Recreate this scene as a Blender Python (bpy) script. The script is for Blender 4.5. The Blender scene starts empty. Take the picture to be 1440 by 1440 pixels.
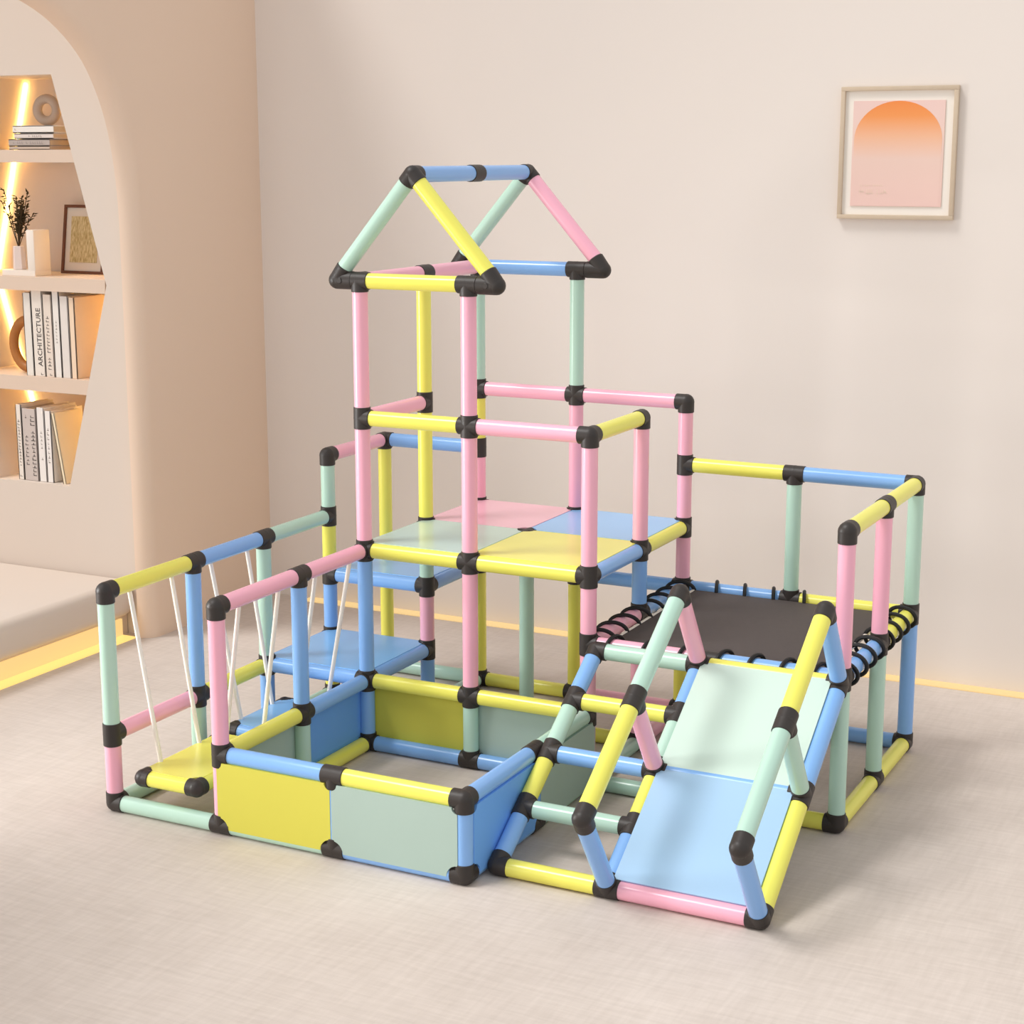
import bpy, bmesh, math, random
from mathutils import Vector, Matrix
from mathutils.geometry import tessellate_polygon
random.seed(7)
S = 0.36            # one module of the play set in metres
FZ = 0.066          # axis height of the lowest tubes above the floor (in modules)
R_T = 0.0625        # tube radius (modules)
R_C = 0.0695        # connector radius
COL = bpy.context.scene.collection
scene = bpy.context.scene

def W(p):
    return Vector((p[0]*S, p[1]*S, (p[2]+FZ)*S))

# ------------------------------------------------------------------ materials
def lin(c):
    r = []
    for v in c:
        v /= 255.0
        r.append(v/12.92 if v <= 0.04045 else ((v+0.055)/1.055)**2.4)
    return (r[0], r[1], r[2], 1.0)

def mat(name, rgb, rough=0.5, spec=0.5, bump=0.0, bscale=60.0, var=0.0, vscale=3.0, coat=0.0, sheen=0.0):
    m = bpy.data.materials.new(name); m.use_nodes = True
    nt = m.node_tree; b = nt.nodes['Principled BSDF']
    base = lin(rgb)
    b.inputs['Roughness'].default_value = rough
    b.inputs['Specular IOR Level'].default_value = spec
    b.inputs['Coat Weight'].default_value = coat
    b.inputs['Coat Roughness'].default_value = 0.15
    b.inputs['Sheen Weight'].default_value = sheen
    tc = nt.nodes.new('ShaderNodeTexCoord')
    if var > 0:
        n = nt.nodes.new('ShaderNodeTexNoise'); n.inputs['Scale'].default_value = vscale; n.inputs['Detail'].default_value = 4
        nt.links.new(tc.outputs['Object'], n.inputs['Vector'])
        mx = nt.nodes.new('ShaderNodeMix'); mx.data_type = 'RGBA'
        mx.inputs['A'].default_value = tuple(max(0, c*(1-var)) for c in base[:3])+(1,)
        mx.inputs['B'].default_value = tuple(min(1, c*(1+var)) for c in base[:3])+(1,)
        nt.links.new(n.outputs['Fac'], mx.inputs['Factor'])
        nt.links.new(mx.outputs['Result'], b.inputs['Base Color'])
    else:
        b.inputs['Base Color'].default_value = base
    if bump > 0:
        n2 = nt.nodes.new('ShaderNodeTexNoise'); n2.inputs['Scale'].default_value = bscale; n2.inputs['Detail'].default_value = 3
        nt.links.new(tc.outputs['Object'], n2.inputs['Vector'])
        bp = nt.nodes.new('ShaderNodeBump'); bp.inputs['Strength'].default_value = bump; bp.inputs['Distance'].default_value = 0.01
        nt.links.new(n2.outputs['Fac'], bp.inputs['Height'])
        nt.links.new(bp.outputs['Normal'], b.inputs['Normal'])
    return m

def emis(name, rgb, strength, base=None):
    m = bpy.data.materials.new(name); m.use_nodes = True
    b = m.node_tree.nodes['Principled BSDF']
    b.inputs['Base Color'].default_value = lin(base or rgb)
    b.inputs['Emission Color'].default_value = lin(rgb)
    b.inputs['Emission Strength'].default_value = strength
    return m

RGB = dict(yellow=(242, 236, 104), pink=(250, 181, 201), mint=(186, 220, 203), blue=(134, 182, 240))
TUBE = {k: mat('tube_plastic_'+k, v, 0.24, 0.55, var=0.02, vscale=8) for k, v in RGB.items()}
FAB = {k: mat('panel_fabric_'+k, v, 0.3, 0.6, coat=0.5, bump=0.03, bscale=400, var=0.015, vscale=10) for k, v in
       dict(yellow=(248, 242, 106), pink=(250, 190, 206), mint=(196, 222, 208), blue=(140, 200, 255)).items()}
PIT = {k: mat('pit_fabric_shaded_'+k, v, 0.6, 0.3, bump=0.03, bscale=400, var=0.015, vscale=10) for k, v in
       dict(yellow=(212, 205, 84), mint=(170, 191, 181), blue=(112, 170, 240)).items()}  # matte; same colours as the decks, darkened to stand in for dimmer light
SLK = {k: mat('slide_sheet_'+k, v, 0.26, 0.7, var=0.015, vscale=6) for k, v in
       dict(mint=(203, 224, 212), blue=(164, 199, 230)).items()}
BLK = mat('connector_plastic', (50, 44, 41), 0.46, 0.45, bump=0.05, bscale=200)
M_MAT = mat('mesh_mat', (84, 76, 74), 0.7, 0.3, bump=0.25, bscale=500, var=0.08, vscale=60)
M_CORD = mat('bungee_cord', (18, 17, 18), 0.5, 0.4, var=0.05, vscale=90)
M_ROPE = mat('white_cord', (250, 243, 234), 0.7, 0.3, bump=0.1, bscale=500)
M_WHITE = mat('white_binding', (235, 225, 215), 0.6, 0.3, var=0.03, vscale=30)
M_WALLB = mat('back_wall_plaster', (234, 224, 216), 0.7, 0.25, bump=0.03, bscale=30, var=0.012, vscale=2)
M_WALL = mat('left_wall_plaster_shade_tint', (235, 209, 187), 0.75, 0.25, bump=0.03, bscale=30, var=0.015, vscale=2)  # same paint as the back wall, tan tint for shade and warm bounce
M_WALL2 = mat('alcove_plaster', (222, 207, 194), 0.75, 0.25, bump=0.03, bscale=30, var=0.015, vscale=2)
M_SHELF = mat('shelf_plaster', (224, 200, 180), 0.6, 0.3, var=0.02, vscale=5)

def floor_material():
    m = bpy.data.materials.new('brushed_floor'); m.use_nodes = True
    nt = m.node_tree; b = nt.nodes['Principled BSDF']
    tc = nt.nodes.new('ShaderNodeTexCoord')
    def noise(scale, rot, sc, det=5):
        mp = nt.nodes.new('ShaderNodeMapping'); mp.inputs['Scale'].default_value = scale; mp.inputs['Rotation'].default_value = (0, 0, rot)
        n = nt.nodes.new('ShaderNodeTexNoise'); n.inputs['Scale'].default_value = sc; n.inputs['Detail'].default_value = det
        n.inputs['Roughness'].default_value = 0.6
        nt.links.new(tc.outputs['Object'], mp.inputs['Vector']); nt.links.new(mp.outputs['Vector'], n.inputs['Vector'])
        return n
    a = noise((2.5, 24, 1), 0.30, 3.4)
    c = noise((22, 2.2, 1), -0.12, 3.0)
    d = noise((1, 1, 1), 0, 1.6, 3)
    def mth(op, x, y):
        k = nt.nodes.new('ShaderNodeMath'); k.operation = op
        for i, v in enumerate((x, y)):
            if isinstance(v, (int, float)): k.inputs[i].default_value = v
            else: nt.links.new(v, k.inputs[i])
        return k.outputs[0]
    s = mth('ADD', mth('MULTIPLY', a.outputs['Fac'], 0.34), mth('MULTIPLY', c.outputs['Fac'], 0.25))
    s = mth('ADD', s, mth('MULTIPLY', d.outputs['Fac'], 0.38))
    cr = nt.nodes.new('ShaderNodeValToRGB')
    cr.color_ramp.elements[0].position = 0.34; cr.color_ramp.elements[0].color = lin((197, 184, 174))
    cr.color_ramp.elements[1].position = 0.66; cr.color_ramp.elements[1].color = lin((222, 210, 201))
    nt.links.new(s, cr.inputs['Fac']); nt.links.new(cr.outputs['Color'], b.inputs['Base Color'])
    b.inputs['Roughness'].default_value = 0.6; b.inputs['Specular IOR Level'].default_value = 0.3
    bp = nt.nodes.new('ShaderNodeBump'); bp.inputs['Strength'].default_value = 0.12; bp.inputs['Distance'].default_value = 0.004
    nt.links.new(s, bp.inputs['Height']); nt.links.new(bp.outputs['Normal'], b.inputs['Normal'])
    return m

# ------------------------------------------------------------------ mesh helpers
def link(name, bm, m, parent=None, smooth=40):
    me = bpy.data.meshes.new(name)
    bmesh.ops.recalc_face_normals(bm, faces=bm.faces[:])
    bm.to_mesh(me); bm.free()
    for p in me.polygons: p.use_smooth = True
    me.set_sharp_from_angle(angle=math.radians(smooth))
    me.materials.append(m)
    o = bpy.data.objects.new(name, me); COL.objects.link(o)
    if parent is not None:
        o.parent = parent
        o.matrix_parent_inverse = root_of(parent)
    return o

def root_of(o):
    # world matrix of the (never rotated after parenting) parent chain, inverted
    mtx = Matrix.Identity(4); chain = []
    while o is not None:
        chain.append(o); o = o.parent
    for c in reversed(chain):
        mtx = mtx @ (c.matrix_parent_inverse if c.parent else Matrix.Identity(4)) @ c.matrix_basis
    return mtx.inverted()

def empty(name, loc, label, cat, group=None):
    o = bpy.data.objects.new(name, None); COL.objects.link(o)
    o.location = loc; o.empty_display_size = 0.05
    tag(o, label, cat, group); return o

def tag(o, label, cat, group=None):
    o['label'] = label; o['category'] = cat
    if group: o['group'] = group
    return o

def struct(name, bm, m, smooth=40):
    o = link(name, bm, m, None, smooth); o['kind'] = 'structure'; return o

def frame_of(d):
    d = d.normalized(); a = Vector((0, 0, 1)) if abs(d.z) < 0.9 else Vector((1, 0, 0))
    u = d.cross(a).normalized(); return u, d.cross(u).normalized()

def cyl(bm, p, q, r, seg=24, r2=None, bev=0.0):
    p, q = Vector(p), Vector(q); d = q-p; u, v = frame_of(d); dn = d.normalized()
    r2 = r if r2 is None else r2
    rings = [(p, r-bev)] + ([(p+dn*bev, r)] if bev else []) + ([(q-dn*bev, r2)] if bev else []) + [(q, r2-bev)]
    vs = []
    for c, rr in rings:
        vs.append([bm.verts.new(c+(u*math.cos(2*math.pi*i/seg)+v*math.sin(2*math.pi*i/seg))*rr) for i in range(seg)])
    for a, b in zip(vs, vs[1:]):
        for i in range(seg): bm.faces.new((a[i], a[(i+1) % seg], b[(i+1) % seg], b[i]))
    bm.faces.new(vs[0][::-1]); bm.faces.new(vs[-1])

def ball(bm, c, r, seg=20, scale=(1, 1, 1)):
    mt = Matrix.Translation(Vector(c)) @ Matrix.Diagonal((r*scale[0], r*scale[1], r*scale[2], 1))
    bmesh.ops.create_uvsphere(bm, u_segments=seg, v_segments=seg//2, radius=1, matrix=mt)

def box(bm, lo, hi, bev=0.0, seg=2, mtx=None):
    lo, hi = Vector(lo), Vector(hi)
    b2 = bmesh.new()
    bmesh.ops.create_cube(b2, size=1, matrix=Matrix.Translation((lo+hi)/2) @ Matrix.Diagonal((*(hi-lo), 1)))
    if bev: bmesh.ops.bevel(b2, geom=b2.edges[:], offset=bev, segments=seg, profile=0.5, affect='EDGES')
    if mtx: b2.transform(mtx)
    t = bpy.data.meshes.new('t'); b2.to_mesh(t); b2.free(); bm.from_mesh(t); bpy.data.meshes.remove(t)

def prism(bm, pts, off):
    """pts: 3-D outline, off: extrusion vector"""
    off = Vector(off)
    a = [bm.verts.new(p) for p in pts]; b = [bm.verts.new(Vector(p)+off) for p in pts]
    n = len(a)
    tri = tessellate_polygon([[Vector(p) for p in pts]])
    for t in tri:
        bm.faces.new([a[i] for i in t]); bm.faces.new([b[i] for i in t[::-1]])
    for i in range(n): bm.faces.new((a[i], a[(i+1) % n], b[(i+1) % n], b[i]))
    return a, b

def sweep(bm, pts, r, seg=8, closed=False):
    pts = [Vector(p) for p in pts]; n = len(pts); rings = []
    prev = None
    for i, p in enumerate(pts):
        if closed: t = pts[(i+1) % n]-pts[i-1]
        else: t = pts[min(i+1, n-1)]-pts[max(i-1, 0)]
        t.normalize()
        if prev is None: u, v = frame_of(t)
        else:
            u = (prev-t*prev.dot(t)).normalized(); v = t.cross(u)
        prev = u
        rr = r[i] if isinstance(r, (list, tuple)) else r
        rings.append([bm.verts.new(p+(u*math.cos(2*math.pi*k/seg)+v*math.sin(2*math.pi*k/seg))*rr) for k in range(seg)])
    m = n if closed else n-1
    for i in range(m):
        a, b = rings[i], rings[(i+1) % n]
        if closed and i == n-1:
            # match rotation offset on the seam
            best = min(range(seg), key=lambda s: sum((a[k].co-b[(k+s) % seg].co).length for k in range(seg)))
            b = b[best:]+b[:best]
        for k in range(seg): bm.faces.new((a[k], a[(k+1) % seg], b[(k+1) % seg], b[k]))
    if not closed:
        bm.faces.new(rings[0][::-1]); bm.faces.new(rings[-1])

def text_part(name, s, size, mtx, m, parent, depth=0.0004):
    cu = bpy.data.curves.new('txt', 'FONT'); cu.body = s; cu.size = size; cu.extrude = depth
    cu.align_x = 'CENTER'; cu.align_y = 'CENTER'; cu.resolution_u = 2
    to = bpy.data.objects.new('txt', cu); COL.objects.link(to)
    dg = bpy.context.evaluated_depsgraph_get()
    me = bpy.data.meshes.new_from_object(to.evaluated_get(dg))
    bpy.data.objects.remove(to); bpy.data.curves.remove(cu)
    me.transform(mtx); me.materials.clear(); me.materials.append(m); me.name = name
    o = bpy.data.objects.new(name, me); COL.objects.link(o)
    o.parent = parent; o.matrix_parent_inverse = root_of(parent)
    return o

# ------------------------------------------------------------------ play set
GX = [0.0, 0.9995, 1.9723, 3.0018, 3.98, 5.0]
GY = [0.0, 1.0536, 2.0218, 3.0361, 4.0203]
GZ = {0: 0.0, .5: 0.5412, 1: 1.1105, 1.5: 1.6448, 2: 2.1927, 2.5: 2.732, 3.5: 3.8253}
def N(n): return Vector((GX[n[0]], GY[n[1]], GZ[n[2]]))

FRAME = empty('climbing_frame', W((2.5, 2, -FZ)),
              'large pastel tube climbing frame with roofed tower, slide, trampoline and ball pit', 'climbing frame')
NODES = {}   # key -> [centre, [directions]]
def joint(key, centre, d):
    e = NODES.setdefault(key, [Vector(centre), []])
    d = d.normalized()
    if all(d.dot(x) < 0.995 for x in e[1]): e[1].append(d)

def tube_between(name, p, q, color, k1=None, k2=None, gap=0.075, parent=FRAME):
    p, q = Vector(p), Vector(q); d = (q-p).normalized()
    if k1 is not None: joint(k1, p, d)
    if k2 is not None: joint(k2, q, -d)
    bm = bmesh.new(); cyl(bm, W(p+d*gap), W(q-d*gap), R_T*S, 28)
    o = link(name, bm, TUBE[color], parent); o['label'] = color+' '+name.replace('_', ' ')
    return o
def T(name, a, b, color): return tube_between(name, N(a), N(b), color, a, b)

Y_, P_, M_, B_ = 'yellow', 'pink', 'mint', 'blue'
POSTS = {
 (0, 0): [(0, .5, P_), (.5, 1.5, M_)], (0, 1): [(0, .5, M_), (.5, 1.5, B_)], (0, 2): [(0, .5, B_), (.5, 1.5, M_)],
 (0, 3): [(0, .5, Y_), (.5, 1, B_), (1, 1.5, Y_), (1.5, 2, M_)], (0, 4): [(0, 1, Y_), (1, 2, Y_)],
 (1, 0): [(0, .5, P_), (.5, 1.5, P_)], (1, 1): [(0, .5, M_), (.5, 1.5, B_)],
 (1, 2): [(0, .5, B_), (.5, 1.5, B_), (1.5, 2.5, P_), (2.5, 3.5, P_)],
 (1, 3): [(0, .5, B_), (.5, 1, P_), (1, 1.5, M_), (1.5, 2.5, Y_), (2.5, 3.5, Y_)],
 (1, 4): [(0, 1, Y_), (1, 1.5, Y_), (1.5, 2, P_), (2, 2.5, Y_), (2.5, 3.5, M_)],
 (2, 0): [(0, .5, B_)], (3, 0): [(0, .5, B_)], (3, 1): [(0, .5, B_)],
 (2, 2): [(0, .5, M_), (.5, 1.5, P_), (1.5, 2.5, P_), (2.5, 3.5, P_)],
 (2, 3): [(0, 1.5, M_)], (2, 4): [(0, 1, Y_), (1, 1.5, Y_), (1.5, 2.5, P_), (2.5, 3.5, M_)],
 (3, 2): [(0, .5, P_), (.5, 1, P_), (1, 1.5, P_), (1.5, 2.5, P_)],
 (3, 3): [(0, 1, P_), (1, 1.5, B_), (1.5, 2.5, P_)],
 (3, 4): [(0, 1, Y_), (1, 1.5, P_), (1.5, 2, P_), (2, 2.5, P_)],
 (4, 2): [(0, 1, Y_)], (4, 4): [(0, 1, M_), (1, 2, M_)],
 (5, 2): [(0, 1, M_), (1, 2, P_)], (5, 3): [(0, 1, M_), (1, 2, P_)], (5, 4): [(0, 1, B_), (1, 2, M_)],
}
for (i, j), segs in POSTS.items():
    for a, b, c in segs: T('post', (i, j, a), (i, j, b), c)
def runs(name, z, lst):
    for (i, j), (k, l), c in lst: T(name, (i, j, z), (k, l, z), c)
runs('handrail', 1.5, [((0, 0), (0, 1), Y_), ((0, 1), (0, 2), B_), ((0, 2), (0, 3), M_), ((1, 0), (1, 1), P_), ((1, 1), (1, 2), P_)])
runs('deck_rail', 1.5, [((1, 2), (2, 2), Y_), ((2, 2), (3, 2), Y_), ((3, 2), (3, 3), B_), ((3, 3), (3, 4), Y_), ((1, 2), (1, 3), M_),
     ((1, 3), (1, 4), P_), ((1, 4), (2, 4), P_), ((2, 4), (3, 4), B_), ((2, 2), (2, 3), M_), ((2, 3), (2, 4), B_), ((1, 3), (2, 3), M_), ((2, 3), (3, 3), Y_)])
runs('handrail', 2, [((0, 3), (0, 4), P_), ((0, 4), (1, 4), B_), ((3, 4), (4, 4), Y_), ((4, 4), (5, 4), B_), ((5, 4), (5, 3), Y_), ((5, 3), (5, 2), Y_)])
runs('handrail', 2.5, [((1, 2), (2, 2), Y_), ((2, 2), (3, 2), P_), ((3, 2), (3, 3), Y_), ((1, 2), (1, 3), P_), ((1, 4), (2, 4), P_), ((2, 4), (3, 4), P_)])
runs('eave_tube', 3.5, [((1, 2), (2, 2), Y_), ((1, 2), (1, 3), P_), ((1, 3), (1, 4), P_), ((1, 4), (2, 4), B_)])
runs('deck_rail', 1, [((0, 3), (1, 3), B_), ((1, 3), (1, 4), B_), ((0, 3), (0, 4), B_), ((0, 4), (1, 4), B_)])
runs('trampoline_rail', 1, [((2, 4), (3, 4), B_), ((3, 4), (4, 4), B_), ((4, 4), (5, 4), Y_), ((5, 4), (5, 3), Y_), ((5, 3), (5, 2), B_),
     ((3, 2), (4, 2), P_), ((4, 2), (5, 2), B_), ((3, 2), (3, 3), P_), ((3, 3), (3, 4), B_)])
runs('side_rail', .5, [((0, 0), (0, 1), P_), ((0, 1), (0, 2), Y_)])
runs('deck_rail', .5, [((0, 2), (1, 2), B_), ((1, 2), (1, 3), B_), ((0, 2), (0, 3), B_), ((0, 3), (1, 3), B_)])
runs('pit_rail', .5, [((1, 0), (2, 0), B_), ((2, 0), (3, 0), Y_), ((3, 0), (3, 1), B_), ((3, 1), (3, 2), M_), ((1, 0), (1, 1), Y_), ((1, 1), (1, 2), B_),
     ((1, 2), (2, 2), Y_), ((2, 2), (3, 2), Y_)])
runs('base_rail', 0, [((0, 0), (1, 0), M_), ((1, 0), (2, 0), M_), ((2, 0), (3, 0), B_), ((3, 0), (3, 1), B_), ((3, 1), (3, 2), M_), ((0, 0), (0, 1), M_),
     ((0, 1), (0, 2), M_), ((0, 2), (0, 3), M_), ((0, 4), (1, 4), M_), ((1, 4), (1, 3), M_), ((1, 4), (2, 4), Y_), ((2, 4), (3, 4), P_), ((3, 4), (3, 3), P_),
     ((2, 3), (3, 3), Y_), ((3, 3), (3, 2), M_), ((3, 2), (4, 2), M_), ((4, 2), (5, 2), Y_), ((5, 2), (5, 3), Y_), ((5, 3), (5, 4), Y_), ((4, 4), (5, 4), B_),
     ((3, 4), (4, 4), B_), ((1, 0), (1, 1), Y_), ((1, 1), (1, 2), Y_), ((1, 2), (2, 2), B_), ((2, 2), (3, 2), B_)])

# roof
ZE = GZ[3.5]
RX0, RX1, RXM, RZ = 0.805, 2.205, 1.492, 4.65
eaves = []
for j, cl, cr_ in ((2, M_, Y_), (4, M_, P_)):
    y = GY[j]
    for side, x, c in (('l', RX0, cl), ('r', RX1, cr_)):
        e = Vector((x, y, ZE+0.03)); rdg = Vector((RXM, y, RZ))
        tube_between('rafter', e, rdg, c, None, ('ridge', j), gap=0.085)
        eaves.append((e, (rdg-e).normalized(), 1 if side == 'l' else -1))
tube_between('ridge_tube', (RXM, GY[2], RZ), (RXM, GY[3], RZ), B_, ('ridge', 2), ('ridge', 3))
tube_between('ridge_tube', (RXM, GY[3], RZ), (RXM, GY[4], RZ), B_, ('ridge', 3), ('ridge', 4))
for e, d, sx in eaves:
    bm = bmesh.new()
    inner = Vector((e.x+sx*0.15, e.y, ZE))
    outer = Vector((e.x-sx*0.01, e.y, ZE))
    cyl(bm, W(outer), W(inner), R_C*1.04*S, 20, bev=0.004)
    ball(bm, W(outer), R_C*1.04*S)
    cyl(bm, W(outer), W(e+d*0.1), R_C*1.02*S, 20, bev=0.003)
    # small moulded hinge boss on the outer face
    fy = -1 if e.y < 3 else 1
    c = Vector((e.x+sx*0.05, e.y+fy*(R_C-0.006), ZE))
    cyl(bm, W(c), W(c+Vector((0, fy*0.014, 0))), 0.024*S, 14, bev=0.002)
    o = link('hinge_connector', bm, BLK, FRAME)
    joint({0: (1, 2, 3.5), 1: (1, 4, 3.5), 2: (2, 2, 3.5), 3: (2, 4, 3.5)}[(0 if e.x < 1.5 else 2)+(0 if e.y < 3 else 1)],
          N({0: (1, 2, 3.5), 1: (1, 4, 3.5), 2: (2, 2, 3.5), 3: (2, 4, 3.5)}[(0 if e.x < 1.5 else 2)+(0 if e.y < 3 else 1)]), Vector((-sx, 0, 0)))

# slide and ladder
SB, ST = Vector((0, 0.245, 0.0)), Vector((0, 1.895, 1.105))
SU = (ST-SB).normalized(); SN = Vector((0, -SU.z, SU.y))
def SP(x, s): return Vector((x, 0, 0))+SB+(ST-SB)*(s/4.0)
XL, XM, XR = 3.128, 3.96, 5.02
for s, c in enumerate((B_, Y_, M_, B_)):
    tube_between('slide_rail', SP(XL, s), SP(XL, s+1), c, ('sl', s), ('sl', s+1))
    tube_between('slide_rail', SP(XM, s), SP(XM, s+1), c, ('sm', s), ('sm', s+1))
tube_between('slide_rail', SP(XR, 0), SP(XR, 2), Y_, ('sr', 0), ('sr', 2))
tube_between('slide_rail', SP(XR, 2), SP(XR, 4), B_, ('sr', 2), ('sr', 4))
for s, c in enumerate((Y_, M_, B_, Y_, M_)):
    tube_between('ladder_rung', SP(XL, s), SP(XM, s), c, ('sl', s), ('sm', s))
tube_between('slide_end_tube', SP(XM, 0), SP(XR, 0), P_, ('sm', 0), ('sr', 0))
tube_between('slide_end_tube', SP(XM, 4), SP(XR, 4), Y_, ('sm', 4), ('sr', 4))
tube_between('slide_end_tube', SP(XM, 2), SP(XR, 2), B_, ('sm', 2), ('sr', 2))
HH = 0.775
for x, k, pc, (c1, c2) in ((XM, 'sm', (B_, P_, P_), (Y_, M_)), (XR, 'sr', (B_, M_, B_), (M_, Y_))):
    for s, c in zip((0, 2, 4), pc):
        tube_between('handrail_post', SP(x, s), SP(x, s)+SN*HH, c, (k, s), (k+'h', s))
    tube_between('slide_handrail', SP(x, 0)+SN*HH, SP(x, 2)+SN*HH, c1, (k+'h', 0), (k+'h', 2))
    tube_between('slide_handrail', SP(x, 2)+SN*HH, SP(x, 4)+SN*HH, c2, (k+'h', 2), (k+'h', 4))
for nm, s0, c in (('lower', 0, B_), ('upper', 2, M_)):
    bm = bmesh.new()
    a, b = SP(0, s0), SP(0, s0+2)
    pts2 = []
    x0, x1 = XM+0.035, XR-0.045
    for x, s in ((x0, .1), (x1, .1), (x1, -.03), (x0, -.03)): pass
    p = [SP(x0, 0)+(a-SP(0, 0)), SP(x1, 0)+(a-SP(0, 0)), SP(x1, 0)+(b-SP(0, 0)), SP(x0, 0)+(b-SP(0, 0))]
    inset = SU*0.012
    o1 = SN*0.036
    quad = [p[0]+inset+o1, p[1]+inset+o1, p[2]-inset+o1, p[3]-inset+o1]
    if s0 == 0: quad[0] += SU*0.03; quad[1] += SU*0.03
    # long subdivided sheet
    prism(bm, [W(q) for q in quad], SN*0.024*S)
    bmesh.ops.bevel(bm, geom=[e for e in bm.edges if len(e.link_faces) == 2 and e.calc_face_angle() > 0.5], offset=0.003, segments=2, affect='EDGES')
    o = link('slide_panel', bm, SLK[c], FRAME); o['label'] = c+' slide panel'

# connectors
for key, (c, dirs) in NODES.items():
    bm = bmesh.new()
    ball(bm, W(c), R_C*S*1.015)
    for d in dirs:
        cyl(bm, W(c), W(c+d*0.088), R_C*S, 20, bev=0.0012)
    link('connector', bm, BLK, FRAME)

# deck panels and pit panels
def notched(w, h, notch, n=6, top=None):
    out = []
    for i, (cx, cy, a0) in enumerate(((0, 0, 90), (w, 0, 180), (w, h, 270), (0, h, 0))):
        r = notch if (i < 2 or top is None) else top
        for k in range(n+1):
            a = math.radians(a0-90*k/n)
            out.append((cx+r*math.cos(a), cy+r*math.sin(a)))
    return out
def deck(i, j, z, color):
    x0, x1, y0, y1 = GX[i], GX[i+1], GY[j], GY[j+1]
    bm = bmesh.new(); g = 0.006
    pts = [W((x0+g+px, y0+g+py, GZ[z]+0.040)) for px, py in notched(x1-x0-2*g, y1-y0-2*g, 0.072)]
    prism(bm, pts, (0, 0, 0.027*S))
    o = link('deck_panel', bm, FAB[color], FRAME, 30); o['label'] = color+' deck panel'
for i, j, z, c in ((1, 2, 1.5, M_), (2, 2, 1.5, Y_), (1, 3, 1.5, P_), (2, 3, 1.5, B_), (0, 2, .5, B_), (0, 3, 1, B_)):
    deck(i, j, z, c)
def pit_panel(a, b, off, color, g0=0.01, g1=0.01):
    """panel between grid columns a and b, off = outward unit direction"""
    A, Bv = Vector((GX[a[0]], GY[a[1]], 0)), Vector((GX[b[0]], GY[b[1]], 0))
    d = (Bv-A).normalized(); L = (Bv-A).length-g0-g1; off = Vector(off)
    z0, z1 = -0.008, GZ[.5]-0.045
    bm = bmesh.new()
    pts = []
    for px, pz in notched(L, z1-z0, 0.088, 6, 0.045):
        pts.append(W(A+d*(g0+px)+off*(R_T-0.022)+Vector((0, 0, z0+pz))))
    prism(bm, pts, off*0.024*S)
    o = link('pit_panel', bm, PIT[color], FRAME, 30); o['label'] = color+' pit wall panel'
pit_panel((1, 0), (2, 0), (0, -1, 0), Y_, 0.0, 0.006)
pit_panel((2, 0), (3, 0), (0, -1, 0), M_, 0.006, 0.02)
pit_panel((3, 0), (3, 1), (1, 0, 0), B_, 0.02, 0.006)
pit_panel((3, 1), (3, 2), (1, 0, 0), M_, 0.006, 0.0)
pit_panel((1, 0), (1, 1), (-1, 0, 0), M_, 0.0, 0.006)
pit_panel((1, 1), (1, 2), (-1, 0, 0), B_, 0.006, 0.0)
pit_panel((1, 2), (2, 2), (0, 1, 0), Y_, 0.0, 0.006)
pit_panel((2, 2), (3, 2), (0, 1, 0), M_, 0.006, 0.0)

# trampoline
zt = GZ[1]
mx0, mx1, my0, my1 = GX[3]+0.15, GX[5]-0.15, GY[2]+0.11, GY[4]-0.10
bm = bmesh.new(); box(bm, W((mx0, my0, zt-0.012)), W((mx1, my1, zt+0.012)), 0.003)
MATO = link('trampoline_mat', bm, M_MAT, FRAME); MATO['label'] = 'dark grey trampoline mat'
for xa, xb in ((mx0-0.016, mx0+0.01), (mx1-0.01, mx1+0.016)):
    bm = bmesh.new(); box(bm, W((xa, my0, zt-0.004)), W((xb, my1, zt+0.018)), 0.002)
    link('edge_binding', bm, M_WHITE, MATO)['label'] = 'white edge binding'
def loop(c, along, inward, reach, tilt):
    """cord ring round a rail at c, reaching in to the mat edge"""
    bm = bmesh.new(); pts = []
    hw = (reach+0.086)/2
    for k in range(28):
        a = 2*math.pi*k/28
        q = c+inward*((hw-0.086)+hw*math.cos(a))+Vector((0, 0, 1))*(0.084*math.sin(a)-0.004)+along*(tilt*math.cos(a))
        pts.append(W(q))
    sweep(bm, pts, 0.0165*S, 8, True)
    link('bungee_loop', bm, M_CORD, MATO)
def loops(a, b, inward, n, reach, tilt, lo=0.14, hi=0.86):
    A, Bv = N(a), N(b); d = (Bv-A).normalized()
    for k in range(n):
        f = lo+(hi-lo)*k/(n-1)
        loop(A.lerp(Bv, f), d, Vector(inward), reach, tilt)
loops((3, 2, 1), (3, 3, 1), (1, 0, 0), 4, 0.155, 0.03)
loops((3, 3, 1), (3, 4, 1), (1, 0, 0), 4, 0.155, 0.03)
loops((5, 2, 1), (5, 3, 1), (-1, 0, 0), 4, 0.155, 0.03)
loops((5, 3, 1), (5, 4, 1), (-1, 0, 0), 4, 0.155, 0.03)
loops((3, 4, 1), (4, 4, 1), (0, -1, 0), 3, 0.115, 0.03, .33, .85)
loops((4, 4, 1), (5, 4, 1), (0, -1, 0), 3, 0.115, 0.03, .12, .78)
loops((3, 2, 1), (4, 2, 1), (0, 1, 0), 3, 0.125, 0.03, .22, .82)
loops((4, 2, 1), (5, 2, 1), (0, 1, 0), 4, 0.125, 0.03, .12, .84)

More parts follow.
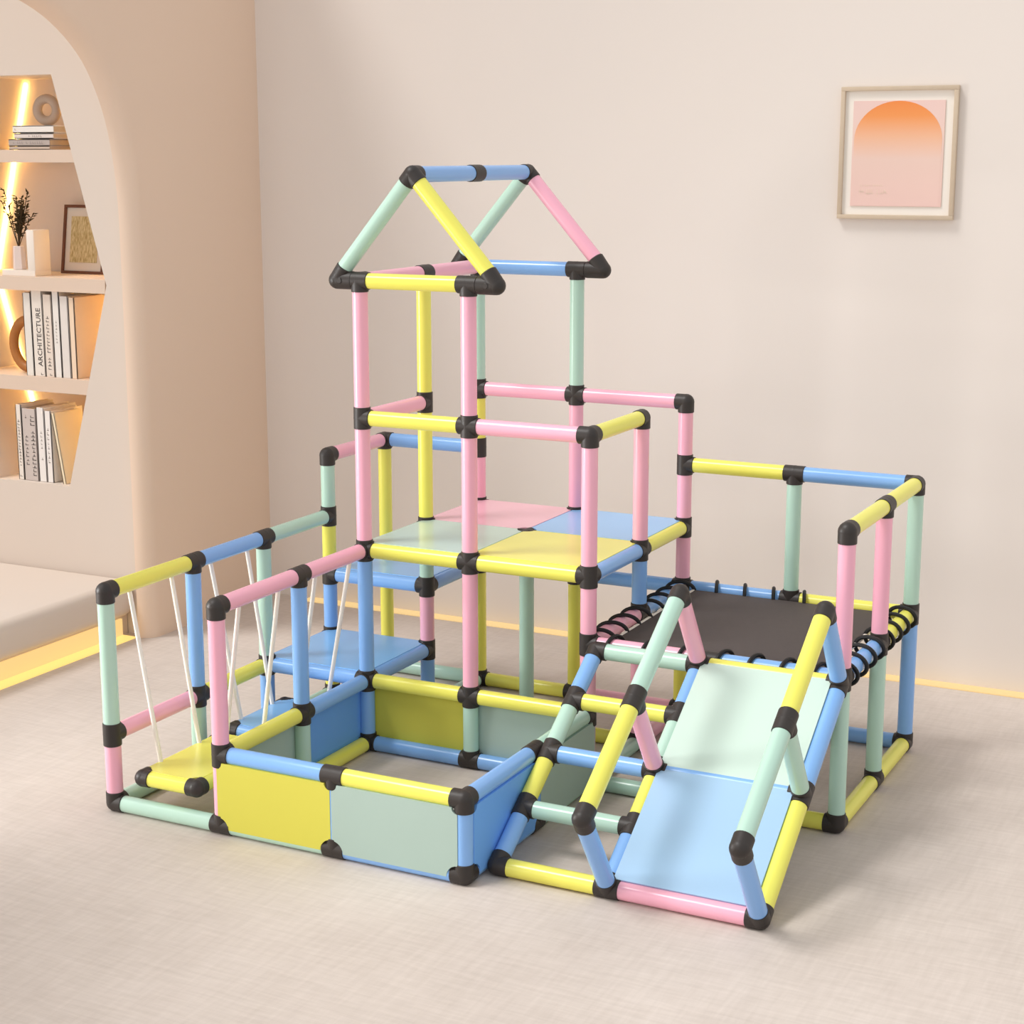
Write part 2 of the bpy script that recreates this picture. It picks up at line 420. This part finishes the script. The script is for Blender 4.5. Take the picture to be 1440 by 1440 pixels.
# two rope-hung planks between the handrails
def plank(label, color, y0, y1, z, tops, bots_l, bots_r):
    x0, x1 = 0.255, 0.745
    t = empty('hanging_plank', W((0.5, (y0+y1)/2, z)), label, 'hanging plank', 'planks of the rope bridge')
    r = 0.058
    for ya, yb in (((y0, y0), (y1, y1))):
        pass
    for y in (y0, y1):
        bm = bmesh.new(); cyl(bm, W((x0+.06, y, z)), W((x1-.06, y, z)), r*S, 24); link('end_tube', bm, TUBE[color], t)
    for x in (x0, x1):
        bm = bmesh.new(); cyl(bm, W((x, y0+.06, z)), W((x, y1-.06, z)), r*S, 24); link('side_tube', bm, TUBE[color], t)
    for x, sx in ((x0, 1), (x1, -1)):
        for y, sy in ((y0, 1), (y1, -1)):
            bm = bmesh.new(); ball(bm, W((x, y, z)), 0.068*S)
            cyl(bm, W((x, y, z)), W((x+sx*.07, y, z)), 0.066*S, 20, bev=.001)
            cyl(bm, W((x, y, z)), W((x, y+sy*.07, z)), 0.066*S, 20, bev=.001)
            link('corner_cap', bm, BLK, t)
    bm = bmesh.new()
    pts = [W((x0+px, y0+py, z+0.034)) for px, py in notched(x1-x0, y1-y0, 0.065)]
    prism(bm, pts, (0, 0, 0.027*S)); link('fabric_top', bm, FAB[color], t, 30)
    for (yt, yl) in zip(tops, bots_l):
        bm = bmesh.new(); sweep(bm, [W((0, yt, GZ[1.5]-R_T+.004)), W((x0, yl, z+0.05))], 0.018*S, 10); link('rope', bm, M_ROPE, t)
    for (yt, yl) in zip(tops, bots_r):
        bm = bmesh.new(); sweep(bm, [W((GX[1], yt, GZ[1.5]-R_T+.004)), W((x1, yl, z+0.05))], 0.018*S, 10); link('rope', bm, M_ROPE, t)
plank('yellow plank hung on white cords at the open front of the rope bridge', Y_, 0.03, 0.98, 0.225, (0.275, 0.78), (0.24, 0.72), (0.36, 0.86))
plank('blue plank hung on white cords behind the yellow one, next to the low blue step', B_, 1.16, 1.9, 0.25, (1.285, 1.785), (1.28, 1.72), (1.36, 1.78))

# ------------------------------------------------------------------ room
zf = -FZ
bm = bmesh.new(); box(bm, W((-9, -15, zf-0.2)), W((13, 6.3, zf)))
struct('floor', bm, floor_material())
bm = bmesh.new(); box(bm, W((-2.74, 6.02, zf)), W((13, 6.3, 8.4)))
struct('wall_back', bm, M_WALLB)
# left wall with an arched opening
prof = [(3.86, zf), (3.86, 2.0), (3.86, 3.4), (3.86, 4.1), (3.845, 4.45), (3.80, 4.8), (3.72, 5.12), (3.60, 5.40), (3.43, 5.66), (3.20, 5.87), (2.92, 6.04), (2.6, 6.16), (2.2, 6.25), (1.7, 6.3)]
def smooth_profile(p, k=4):
    out = [p[0]]
    for i in range(len(p)-1):
        q = [Vector(p[max(0, min(len(p)-1, j))]) for j in (i-1, i, i+1, i+2)]
        for t in range(1, k+1):
            u = t/k
            out.append(tuple(0.5*((2*q[1])+(q[2]-q[0])*u+(2*q[0]-5*q[1]+4*q[2]-q[3])*u*u+(3*q[1]-q[0]-3*q[2]+q[3])*u**3)))
    return out
prof = prof[:3]+smooth_profile(prof[3:], 3)
mir = [(-1.0-(y-1.7), z) for y, z in prof[::-1]]
outl = [(6.3, zf)] + [(6.3, 8.4), (-15, 8.4), (-15, zf)] + [p for p in mir[::-1]] + prof[::-1]
bm = bmesh.new()
a, b = prism(bm, [W((-2.72, y, z)) for y, z in outl], (-0.17*S, 0, 0))
bmesh.ops.recalc_face_normals(bm, faces=bm.faces[:])
prs = set((round(W((0, y, z)).y, 4), round(W((0, y, z)).z, 4)) for y, z in prof+mir)
bm.edges.ensure_lookup_table()
def onprof(v): return (round(v.co.y, 4), round(v.co.z, 4)) in prs
ed = [e for e in bm.edges if all(onprof(v) for v in e.verts) and all(abs(v.co.x+2.72*S) < 1e-4 for v in e.verts)
      and len(e.link_faces) == 2 and e.calc_face_angle() > 1.0]
bmesh.ops.bevel(bm, geom=ed, offset=0.155*S, segments=7, profile=0.5, affect='EDGES')
struct('wall_left', bm, M_WALL, 50)
# alcove end wall with a six-sided niche
HC = -4.28
hexo = [(-0.50, 1.425), (-1.11, 3.52), (-0.54, 5.58), (0.54, 5.58), (1.11, 3.52), (0.50, 1.425)]
def hexw(z):
    if z < 3.52: return 0.50+(1.11-0.50)*(z-1.425)/(3.52-1.425)
    return 1.11+(0.54-1.11)*(z-3.52)/(5.58-3.52)
YE, YD, YBK = 3.96, 4.08, 4.80
hexp = [(HC+x, z) for x, z in hexo]
bm = bmesh.new()
outer = [(-8.0, zf), (-2.892, zf), (-2.892, 8.0), (-8.0, 8.0)]
rings = {}
for y in (YE, YD):
    vo = [bm.verts.new(W((x, y, z))) for x, z in outer]; vh = [bm.verts.new(W((x, y, z))) for x, z in hexp]
    allv = vo+vh
    for t in tessellate_polygon([[Vector((x, z, 0)) for x, z in outer], [Vector((x, z, 0)) for x, z in hexp]]):
        bm.faces.new([allv[i] for i in t])
    rings[y] = (vo, vh)
for k in (0, 1):
    A, Bq = rings[YE][k], rings[YD][k]
    for i in range(len(A)): bm.faces.new((A[i], A[(i+1) % len(A)], Bq[(i+1) % len(A)], Bq[i]))
struct('wall_alcove', bm, M_WALL2, 30)
# niche lining behind it
bm = bmesh.new()
def ringv(y, g):
    return [bm.verts.new(W((HC+x*(1+g), y, 3.5+(z-3.5)*(1+g)))) for x, z in hexo]
i0, i1 = ringv(YD, 0), ringv(YBK, 0); o0, o1 = ringv(YD, .08), ringv(YBK+0.08, .08)
n = 6
for i in range(n):
    j = (i+1) % n
    bm.faces.new((i0[i], i0[j], i1[j], i1[i])); bm.faces.new((o0[i], o1[i], o1[j], o0[j])); bm.faces.new((i0[i], o0[i], o0[j], i0[j]))
bm.faces.new(i1); bm.faces.new(o1[::-1])
struct('wall_niche', bm, M_WALL2, 20)
# raised alcove platform
bm = bmesh.new(); box(bm, W((-8, -4.5, 0.15)), W((-2.98, 3.95, 0.53)), 0.1*S, 4)
struct('trim_1', bm, M_WALL2)
bm = bmesh.new(); box(bm, W((-8, -4.4, zf)), W((-3.1, 3.95, 0.15)))
struct('trim_2', bm, M_WALL2)
LED_K = emis('led_plinth', (246, 206, 134), 0.95, (120, 96, 60))
LED_W = emis('led_floor_glow', (255, 214, 122), 1.1, (120, 96, 60))
LED_B = emis('led_wall_foot', (250, 214, 146), 0.8, (130, 108, 80))
LED_N = emis('led_niche', (255, 212, 124), 18.0)
bm = bmesh.new(); box(bm, W((-3.098, -4.3, zf+.01)), W((-3.07, 3.84, 0.12)), 0.002)
STRIP = tag(link('light_strip', bm, LED_K), 'long warm light strip in the base of the raised alcove platform', 'light strip')
bm = bmesh.new(); box(bm, W((-3.07, -4.3, zf)), W((-2.90, 3.84, zf+.014)), 0.001)  # emissive lip standing in for the strip's glow on the floor
link('floor_glow', bm, LED_W, STRIP)
bm = bmesh.new(); box(bm, W((-2.2, 5.86, zf)), W((12.9, 6.018, zf+.014)), 0.002)
tag(link('light_strip', bm, LED_B), 'warm light strip along the foot of the back wall', 'light strip')
for sx, lb in ((-1, 'bright warm light strip up the left back edge of the shelf niche'), (1, 'warm light strip up the right back edge of the shelf niche')):
    bm = bmesh.new()
    e = 0.018
    pts = [W((HC+sx*(hexw(z)-e), YBK-e, z)) for z in (1.47, 2.5, 3.52, 4.5, 5.54)]
    sweep(bm, pts, 0.014*S, 8)
    tag(link('light_strip', bm, LED_N), lb, 'light strip')
# shelves
SH = [(2.395, 2.545, 'lowest shelf board in the lit niche, between the two rows of upright books'),
      (3.435, 3.575, 'middle shelf board in the lit niche, carrying the vase and the small framed picture'),
      (4.725, 4.850, 'top shelf board in the lit niche, carrying the flat stack of books')]
for z0, z1, lb in SH:
    bm = bmesh.new()
    y0, y1 = YE+0.015, YBK-0.075
    w0, w1 = hexw(z0)-0.012, hexw(z1)-0.012
    P = [W((HC-w0, y0, z0)), W((HC+w0, y0, z0)), W((HC+w1, y0, z1)), W((HC-w1, y0, z1))]
    prism(bm, P, (0, (y1-y0)*S, 0))
    bmesh.ops.bevel(bm, geom=[e for e in bm.edges if len(e.link_faces) == 2 and e.calc_face_angle() > .5], offset=0.02*S, segments=3, affect='EDGES')
    tag(link('shelf', bm, M_SHELF), lb, 'shelf', 'niche shelf boards')

# ------------------------------------------------------------------ shelf objects
M_PAGE = mat('book_pages', (226, 205, 176), 0.8, 0.2, var=0.06, vscale=80)
BOOKM = {}
def bookmat(rgb):
    if rgb not in BOOKM: BOOKM[rgb] = mat('book_cover_%d' % len(BOOKM), rgb, 0.6, 0.3, var=0.02, vscale=40)
    return BOOKM[rgb]
M_INK = mat('ink', (78, 72, 70), 0.7, 0.2, var=0.03, vscale=50)
M_INK2 = mat('pale_ink', (150, 140, 134), 0.7, 0.2, var=0.03, vscale=50)

def glyph_rows(bm, mk, length, height, n, y):
    """small irregular strokes standing in for print too small to read; mk maps (along, across) to a point"""
    t = -length/2; st = length/n
    for k in range(n):
        w = st*random.uniform(.45, .75); h = height*random.uniform(.6, 1.0)
        if random.random() < .12: t += st; continue
        for (a0, a1, b0, b1) in ((t, t+w*.25, -h/2, h/2), (t, t+w, -h/2, -h/2+h*.18) if random.random() < .6 else (t, t+w, -h*.1, h*.1)):
            q = [mk(a0, b0), mk(a1, b0), mk(a1, b1), mk(a0, b1)]
            bm.faces.new([bm.verts.new(v) for v in q])
        t += st

def book(x0, x1, z0, h, rgb, label, group, y0=4.03, d=0.5, title=None, lean=0.0, glyphs=(), flat=False):
    """upright book, spine facing -y; flat=True lays it: x0..x1 is the spine length and h its thickness"""
    t = empty('book', W(((x0+x1)/2, y0+d/2, z0)), label, 'book', group)
    base = W((x1 if lean else (x0+x1)/2, y0, z0)); m = bookmat(rgb)
    mtx = Matrix.Translation(base) @ Matrix.Rotation(lean, 4, 'Y') @ Matrix.Translation(-base)
    c = 0.011; lo = (x0, y0, z0); hi = (x1, y0+d, z0+h)
    bm = bmesh.new()
    if flat:
        box(bm, W((x0, y0, z0)), W((x1, y0+c, z0+h)), .0006, 1)
        box(bm, W((x0, y0, z0)), W((x1, y0+d, z0+c)), .0006, 1); box(bm, W((x0, y0, z0+h-c)), W((x1, y0+d, z0+h)), .0006, 1)
        pl, ph = (x0+.012, y0+c, z0+c), (x1-.012, y0+d-.015, z0+h-c)
    else:
        box(bm, W((x0, y0, z0)), W((x1, y0+c, z0+h)), .0006, 1)
        box(bm, W((x0, y0, z0)), W((x0+c, y0+d, z0+h)), .0006, 1); box(bm, W((x1-c, y0, z0)), W((x1, y0+d, z0+h)), .0006, 1)
        pl, ph = (x0+c, y0+c, z0+.012), (x1-c, y0+d-.015, z0+h-.015)
    bm.transform(mtx); link('cover', bm, m, t)
    bm = bmesh.new(); box(bm, W(pl), W(ph)); bm.transform(mtx); link('pages', bm, M_PAGE, t)
    if title:
        s, size, fx, fz = title
        tm = Matrix.Translation(W((x0+(x1-x0)*fx, y0-.0012, z0+h*fz))) @ Matrix.Rotation(-math.pi/2, 4, 'Y') @ Matrix.Rotation(math.pi/2, 4, 'X')
        text_part('title', s, size*S, mtx @ tm, M_INK, t)
    if glyphs:
        bm = bmesh.new()
        for (fx, fz, ln, ht, n) in glyphs:
            cx, cz = x0+(x1-x0)*fx, z0+h*fz
            if flat: mk = lambda a, b: W((cx+a, y0-.0015, cz+b))
            else: mk = lambda a, b: W((cx+b, y0-.0015, cz+a))
            glyph_rows(bm, mk, ln, ht, n, y0)
        bm.transform(mtx); link('printing', bm, M_INK if glyphs[0][3] > .03 else M_INK2, t)
    return t

zs = 4.851
g1 = 'flat books on the top shelf'
book(-4.40, -3.87, zs, .034, (236, 214, 196), 'thin pinkish book lying at the very bottom of the flat stack on the top shelf', g1, flat=True, d=.5)
book(-4.405, -3.865, zs+.035, .070, (186, 172, 164), 'grey book lying second from the bottom of the flat stack on the top shelf', g1, flat=True, d=.5, glyphs=((.3, .5, .2, .03, 7), (.7, .5, .18, .03, 6)))
book(-4.325, -3.815, zs+.107, .055, (228, 214, 206), 'thinner white book lying directly under the topmost book of the flat stack', g1, flat=True, d=.5, glyphs=((.55, .5, .18, .02, 7),))
book(-4.34, -3.808, zs+.164, .075, (240, 232, 224), 'white book lying topmost of the flat stack, under the ring ornament', g1, flat=True, d=.5, glyphs=((.08, .5, .03, .03, 1),))
# ring ornament
bm = bmesh.new(); pts = []
for k in range(40):
    a = 2*math.pi*k/40
    pts.append(W((-4.115+.105*math.cos(a)*.95, 4.3+.03*math.cos(a), zs+.240+.158+.110*math.sin(a))))
sweep(bm, pts, 0.048*S, 14, True)
tag(link('ring_ornament', bm, mat('stone_ring', (190, 168, 150), .7, .3, bump=.2, bscale=120, var=.06, vscale=40)), 'taupe stone ring ornament standing on the flat stack of books', 'ornament')

# middle shelf
zs = 3.576
MW = mat('white_ceramic', (240, 228, 216), .45, .4, var=.015, vscale=20)
bm = bmesh.new()
out = []
for k in range(13):
    a = math.radians(90+180*k/12); out.append(W((-4.56+.12*math.cos(a), 4.17+.12*math.sin(a), zs)))
out += [W((-4.17, 4.05, zs)), W((-4.17, 4.29, zs))]
prism(bm, out, (0, 0, .055*S))
box(bm, W((-4.265, 4.05, zs+.05)), W((-4.165, 4.29, zs+.47)), .003)
tag(link('bookend', bm, MW), 'white L-shaped bookend on the middle shelf, under the vase of dried twigs', 'bookend')
vz = zs+.056
V = empty('vase', W((-4.48, 4.17, vz)), 'slim white vase of dried dark twigs on the middle shelf', 'vase')
bm = bmesh.new()
cyl(bm, W((-4.48, 4.17, vz)), W((-4.48, 4.17, vz+.24)), .068*S, 6, .058*S, bev=.002)
link('vessel', bm, mat('vase_glaze', (232, 216, 210), .35, .5, var=.02, vscale=20), V, 20)
bs = bmesh.new(); bl = bmesh.new()
top = Vector((-4.48, 4.17, vz+.22))
for k in range(19):
    ang = random.uniform(0, 6.28); sp = random.uniform(.03, .22); h = random.uniform(.28, .55)
    end = top+Vector((sp*math.cos(ang)*1.0, sp*math.sin(ang)*.6, h))
    if k == 0: end = top+Vector((-.16, 0, .60))
    if k == 1: end = top+Vector((.16, 0, .56))
    mid = top.lerp(end, .5)+Vector((0, 0, .04))
    pp = [top.lerp(mid, s/3) for s in range(3)]+[mid.lerp(end, s/4) for s in range(5)]
    sweep(bs, [W(p) for p in pp], .0045*S, 5)
    for s in range(16):
        f = .3+.7*s/15
        q = (top.lerp(mid, f*2) if f < .5 else mid.lerp(end, (f-.5)*2))
        d = Vector((random.uniform(-1, 1), random.uniform(-1, 1), random.uniform(-.1, 1))).normalized()
        u, v = frame_of(d); L = random.uniform(.042, .066); w = .014
        tip = q+d*L; m1 = q+d*L*.45
        c = [W(q), W(m1+u*w), W(tip), W(m1-u*w), W(m1+v*w*.5), W(m1-v*w*.5)]
        vs = [bl.verts.new(p) for p in c]
        for tri in ((0, 1, 4), (1, 2, 4), (2, 3, 4), (3, 0, 4), (1, 0, 5), (2, 1, 5), (3, 2, 5), (0, 3, 5)): bl.faces.new([vs[i] for i in tri])
MT = mat('dried_twig', (74, 58, 40), .8, .2, var=.2, vscale=60)
ST_ = link('twigs', bs, MT, V); LV = link('leaves', bl, mat('dried_leaf', (70, 58, 36), .8, .2, var=.25, vscale=60), ST_)
LV['kind'] = 'stuff'
# small framed picture leaning on the niche back
FR = empty('picture_frame', W((-4.0, 4.62, zs)), 'small brown framed beige drawing leaning at the back of the middle shelf', 'picture')
Lm = Matrix.Translation(W((-4.0, 4.56, zs))) @ Matrix.Rotation(math.radians(-9), 4, 'X')
def fbox(lo, hi, bev=0): 
    b = bmesh.new(); box(b, Vector(lo)*S, Vector(hi)*S, bev); b.transform(Lm); return b
def ring_frame(w, h, t, d, M):
    b = bmesh.new()
    for lo, hi in (((-w/2, 0, 0), (w/2, d, t)), ((-w/2, 0, h-t), (w/2, d, h)), ((-w/2, 0, t), (-w/2+t, d, h-t)), ((w/2-t, 0, t), (w/2, d, h-t))):
        box(b, Vector(lo)*S, Vector(hi)*S, .001)
    b.transform(M); return b
fw, fh = .56, .72
link('frame', ring_frame(fw, fh, .03, .05, Lm), mat('walnut', (112, 66, 42), .5, .4, var=.15, vscale=30), FR)
link('mount', fbox((-fw/2+.02, .02, .02), (fw/2-.02, .032, fh-.02)), mat('mount_card', (226, 214, 200), .8, .2, var=.02, vscale=20), FR)
def sketch_mat():
    m = mat('beige_drawing', (212, 190, 140), .8, .2)
    nt = m.node_tree; b = nt.nodes['Principled BSDF']; tc = nt.nodes.new('ShaderNodeTexCoord')
    mp = nt.nodes.new('ShaderNodeMapping'); mp.inputs['Scale'].default_value = (90, 90, 8)
    n = nt.nodes.new('ShaderNodeTexNoise'); n.inputs['Scale'].default_value = 3
    cr = nt.nodes.new('ShaderNodeValToRGB'); cr.color_ramp.elements[0].position = .35; cr.color_ramp.elements[1].position = .6
    cr.color_ramp.elements[0].color = lin((176, 150, 96)); cr.color_ramp.elements[1].color = lin((220, 202, 156))
    nt.links.new(tc.outputs['Object'], mp.inputs['Vector']); nt.links.new(mp.outputs['Vector'], n.inputs['Vector'])
    nt.links.new(n.outputs['Fac'], cr.inputs['Fac']); nt.links.new(cr.outputs['Color'], b.inputs['Base Color']); return m
link('print', fbox((-fw/2+.10, .012, .12), (fw/2-.10, .022, fh-.12)), sketch_mat(), FR)

# books on the lowest shelf board
zs = 2.546
g2 = 'upright books on the lowest shelf board'
book(-4.342, -4.236, zs, .86, (234, 226, 216), 'blank off-white upright book next to the brown wooden loop', g2)
book(-4.232, -4.085, zs, .885, (238, 226, 214), 'upright book with large vertical lettering on its pale spine', g2, title=('ARCHITECTURE', .084, .62, .46), glyphs=((.7, .035, .03, .035, 1),))
book(-4.080, -3.962, zs, .85, (234, 218, 204), 'pale upright book with a grey printed line, right of the one with large lettering', g2, glyphs=((.5, .42, .56, .05, 16), (.6, .035, .03, .035, 1)))
book(-3.955, -3.862, zs, .92, (238, 230, 222), 'tallest upright white book with short grey dashes on its spine', g2, glyphs=((.5, .52, .24, .026, 7),))
book(-3.858, -3.745, zs, .84, (230, 220, 212), 'blank white upright book just left of the peach-coloured end book', g2)
book(-3.738, -3.662, zs, .83, (242, 214, 186), 'peach-coloured upright book with its cover showing, right end of its row', g2, d=.52)
bm = bmesh.new(); pts = []
for k in range(19):
    a = math.radians(72+216*k/18)
    pts.append(W((-4.44+.20*math.cos(a)*1.05, 4.2, zs+.305+.255*math.sin(a))))
sweep(bm, pts, .05*S, 12)
tag(link('wooden_loop', bm, mat('warm_wood', (176, 112, 52), .5, .4, var=.15, vscale=25)), 'brown wooden loop ornament leaning on the upright books', 'ornament')

# books on the niche floor
zs = 1.428
g3 = 'upright books on the niche floor'
book(-4.53, -4.455, zs, .80, (238, 226, 214), 'leftmost slim white book on the niche floor with bold dark spine print', g3, glyphs=((.5, .5, .5, .035, 15), (.5, .06, .03, .035, 1)))
book(-4.450, -4.258, zs, .765, (206, 192, 184), 'thick grey-lilac book on the niche floor with two columns of spine print', g3, glyphs=((.76, .5, .66, .06, 16), (.3, .38, .42, .045, 10), (.3, .9, .05, .03, 1)))
book(-4.248, -4.145, zs, .785, (240, 232, 226), 'white book on the niche floor with faint spine print, right of the grey-lilac one', g3, glyphs=((.55, .5, .32, .028, 8),))
book(-4.140, -4.055, zs, .755, (242, 234, 228), 'white book on the niche floor with a fine dotted spine line, against the leaning book', g3, glyphs=((.5, .5, .44, .026, 9), (.5, .06, .03, .026, 1)))
book(-3.93, -3.885, zs, .75, (240, 222, 190), 'thin cream book leaning at the right end of the niche floor', g3, d=.42, lean=-0.16)

# ------------------------------------------------------------------ wall picture
PX0, PX1, PZ0, PZ1 = 3.69, 4.745, 4.225, 5.395
PF = empty('wall_picture', W(((PX0+PX1)/2, 6.0, PZ0)), 'framed poster of an orange sun arch on pink, hanging on the back wall', 'picture')
pw, ph = PX1-PX0, PZ1-PZ0
Pm = Matrix.Translation(W((PX0+pw/2, 5.964, PZ0)))
link('frame', ring_frame(pw, ph, .038, .055, Pm), mat('pale_oak', (206, 186, 162), .5, .4, var=.06, vscale=30), PF)
def pbox(x0, x1, z0, z1, y0, y1):
    b = bmesh.new(); box(b, Vector((x0, y0, z0))*S, Vector((x1, y1, z1))*S); b.transform(Pm); return b
link('mount', pbox(-pw/2+.03, pw/2-.03, .03, ph-.03, .03, .05), mat('poster_mount', (244, 236, 226), .8, .2, var=.01, vscale=20), PF)
def grad_mat(name, stops, z0, z1):
    m = mat(name, (255, 255, 255), .8, .2); nt = m.node_tree; b = nt.nodes['Principled BSDF']
    tc = nt.nodes.new('ShaderNodeTexCoord'); sx = nt.nodes.new('ShaderNodeSeparateXYZ'); mr = nt.nodes.new('ShaderNodeMapRange')
    mr.inputs['From Min'].default_value = z0; mr.inputs['From Max'].default_value = z1
    cr = nt.nodes.new('ShaderNodeValToRGB'); els = cr.color_ramp.elements
    els[0].position, els[0].color = stops[0][0], lin(stops[0][1]); els[1].position, els[1].color = stops[-1][0], lin(stops[-1][1])
    for p, c in stops[1:-1]:
        e = els.new(p); e.color = lin(c)
    nt.links.new(tc.outputs['Object'], sx.inputs[0]); nt.links.new(sx.outputs['Z'], mr.inputs['Value'])
    nt.links.new(mr.outputs['Result'], cr.inputs['Fac']); nt.links.new(cr.outputs['Color'], b.inputs['Base Color']); return m
zb = W((0, 0, PZ0)).z
link('print', pbox(-pw/2+.115, pw/2-.115, .115, ph-.125, .02, .03),
     grad_mat('poster_pink', [(0, (240, 204, 194)), (.6, (240, 210, 198)), (1, (240, 206, 200))], zb+.11*S, zb+ph*S), PF)
bm = bmesh.new()
aw = pw/2-.13; z_mid = ph*.60; z_top = ph-.127
pts = [Vector((-aw, .0185, .117))*S, Vector((aw, .0185, .117))*S]
for k in range(25):
    a = math.pi*k/24; pts.append(Vector((aw*math.cos(a), .0185, z_mid+(z_top-z_mid)*math.sin(a)))*S)
prism(bm, pts, (0, .001*S, 0)); bm.transform(Pm)
link('sun_arch', bm, grad_mat('sun_orange', [(0, (240, 204, 194)), (.45, (240, 208, 195)), (.66, (244, 190, 156)), (.86, (245, 158, 94)), (1, (243, 146, 82))], zb+.117*S, zb+z_top*S), PF)['label'] = 'orange sun arch'
bm = bmesh.new()
def pk(cx, cz): return lambda a, b: (Pm @ (Vector((cx+a, .0165, cz+b))*S))
glyph_rows(bm, pk(-.20, .245), .26, .05, 16, 0)
glyph_rows(bm, pk(-.22, .30), .22, .02, 14, 0)
link('lettering', bm, mat('poster_lettering', (248, 228, 206), .8, .2, var=.01, vscale=20), PF)

# ------------------------------------------------------------------ light
wd = bpy.data.worlds.new('daylight'); scene.world = wd; wd.use_nodes = True
bg = wd.node_tree.nodes['Background']
bg.inputs['Color'].default_value = (0.975, 0.99, 1.0, 1); bg.inputs['Strength'].default_value = 0.77
def sun(name, to, strength, angle, col=(1, .99, .97)):
    l = bpy.data.lights.new(name, 'SUN'); l.energy = strength; l.angle = math.radians(angle); l.color = col
    o = bpy.data.objects.new(name, l); COL.objects.link(o)
    o.rotation_euler = Vector(to).normalized().to_track_quat('Z', 'Y').to_euler(); o.location = Vector(to)*3
    return o
sun('sun_light', (-.42, -.36, .83), 1.7, 17)
def area(name, loc, target, size, power, col=(1, .99, .975)):
    l = bpy.data.lights.new(name, 'AREA'); l.shape = 'RECTANGLE'; l.size, l.size_y = size; l.energy = power; l.color = col
    o = bpy.data.objects.new(name, l); COL.objects.link(o); o.location = loc
    o.rotation_euler = (Vector(loc)-Vector(target)).to_track_quat('Z', 'Y').to_euler(); return o
area('window_light', (-0.9, -3.6, 1.6), (1.2, 0.6, 0.2), (2.0, 2.2), 20)
area('alcove_window_light', (-7.9*S, -4.4*S, 2.6*S), (1.5*S, 0.2*S, 1.5*S), (1.0, 1.6), 20).data.spread = math.radians(62)

# ------------------------------------------------------------------ camera
C = Vector((8.2063*S, -9.6037*S, (4.7959+FZ)*S))
yaw, pit, rol = -0.467, 0.2053, -0.0005
f = Vector((math.sin(yaw)*math.cos(pit), math.cos(yaw)*math.cos(pit), -math.sin(pit)))
r = Vector((math.cos(yaw), -math.sin(yaw), 0)); u = r.cross(f)
r, u = r*math.cos(rol)+u*math.sin(rol), -r*math.sin(rol)+u*math.cos(rol)
cam = bpy.data.cameras.new('camera'); cam.sensor_width = 36; cam.lens = 36*2410.94/1440; cam.clip_start = 0.05; cam.clip_end = 100
co = bpy.data.objects.new('camera', cam); COL.objects.link(co)
co.matrix_world = Matrix(((r.x, u.x, -f.x, C.x), (r.y, u.y, -f.y, C.y), (r.z, u.z, -f.z, C.z), (0, 0, 0, 1)))
scene.camera = co
vs = scene.view_settings
vs.view_transform = 'Standard'; vs.look = 'None'; vs.gamma = 1; vs.use_curve_mapping = False; vs.exposure = 0.0
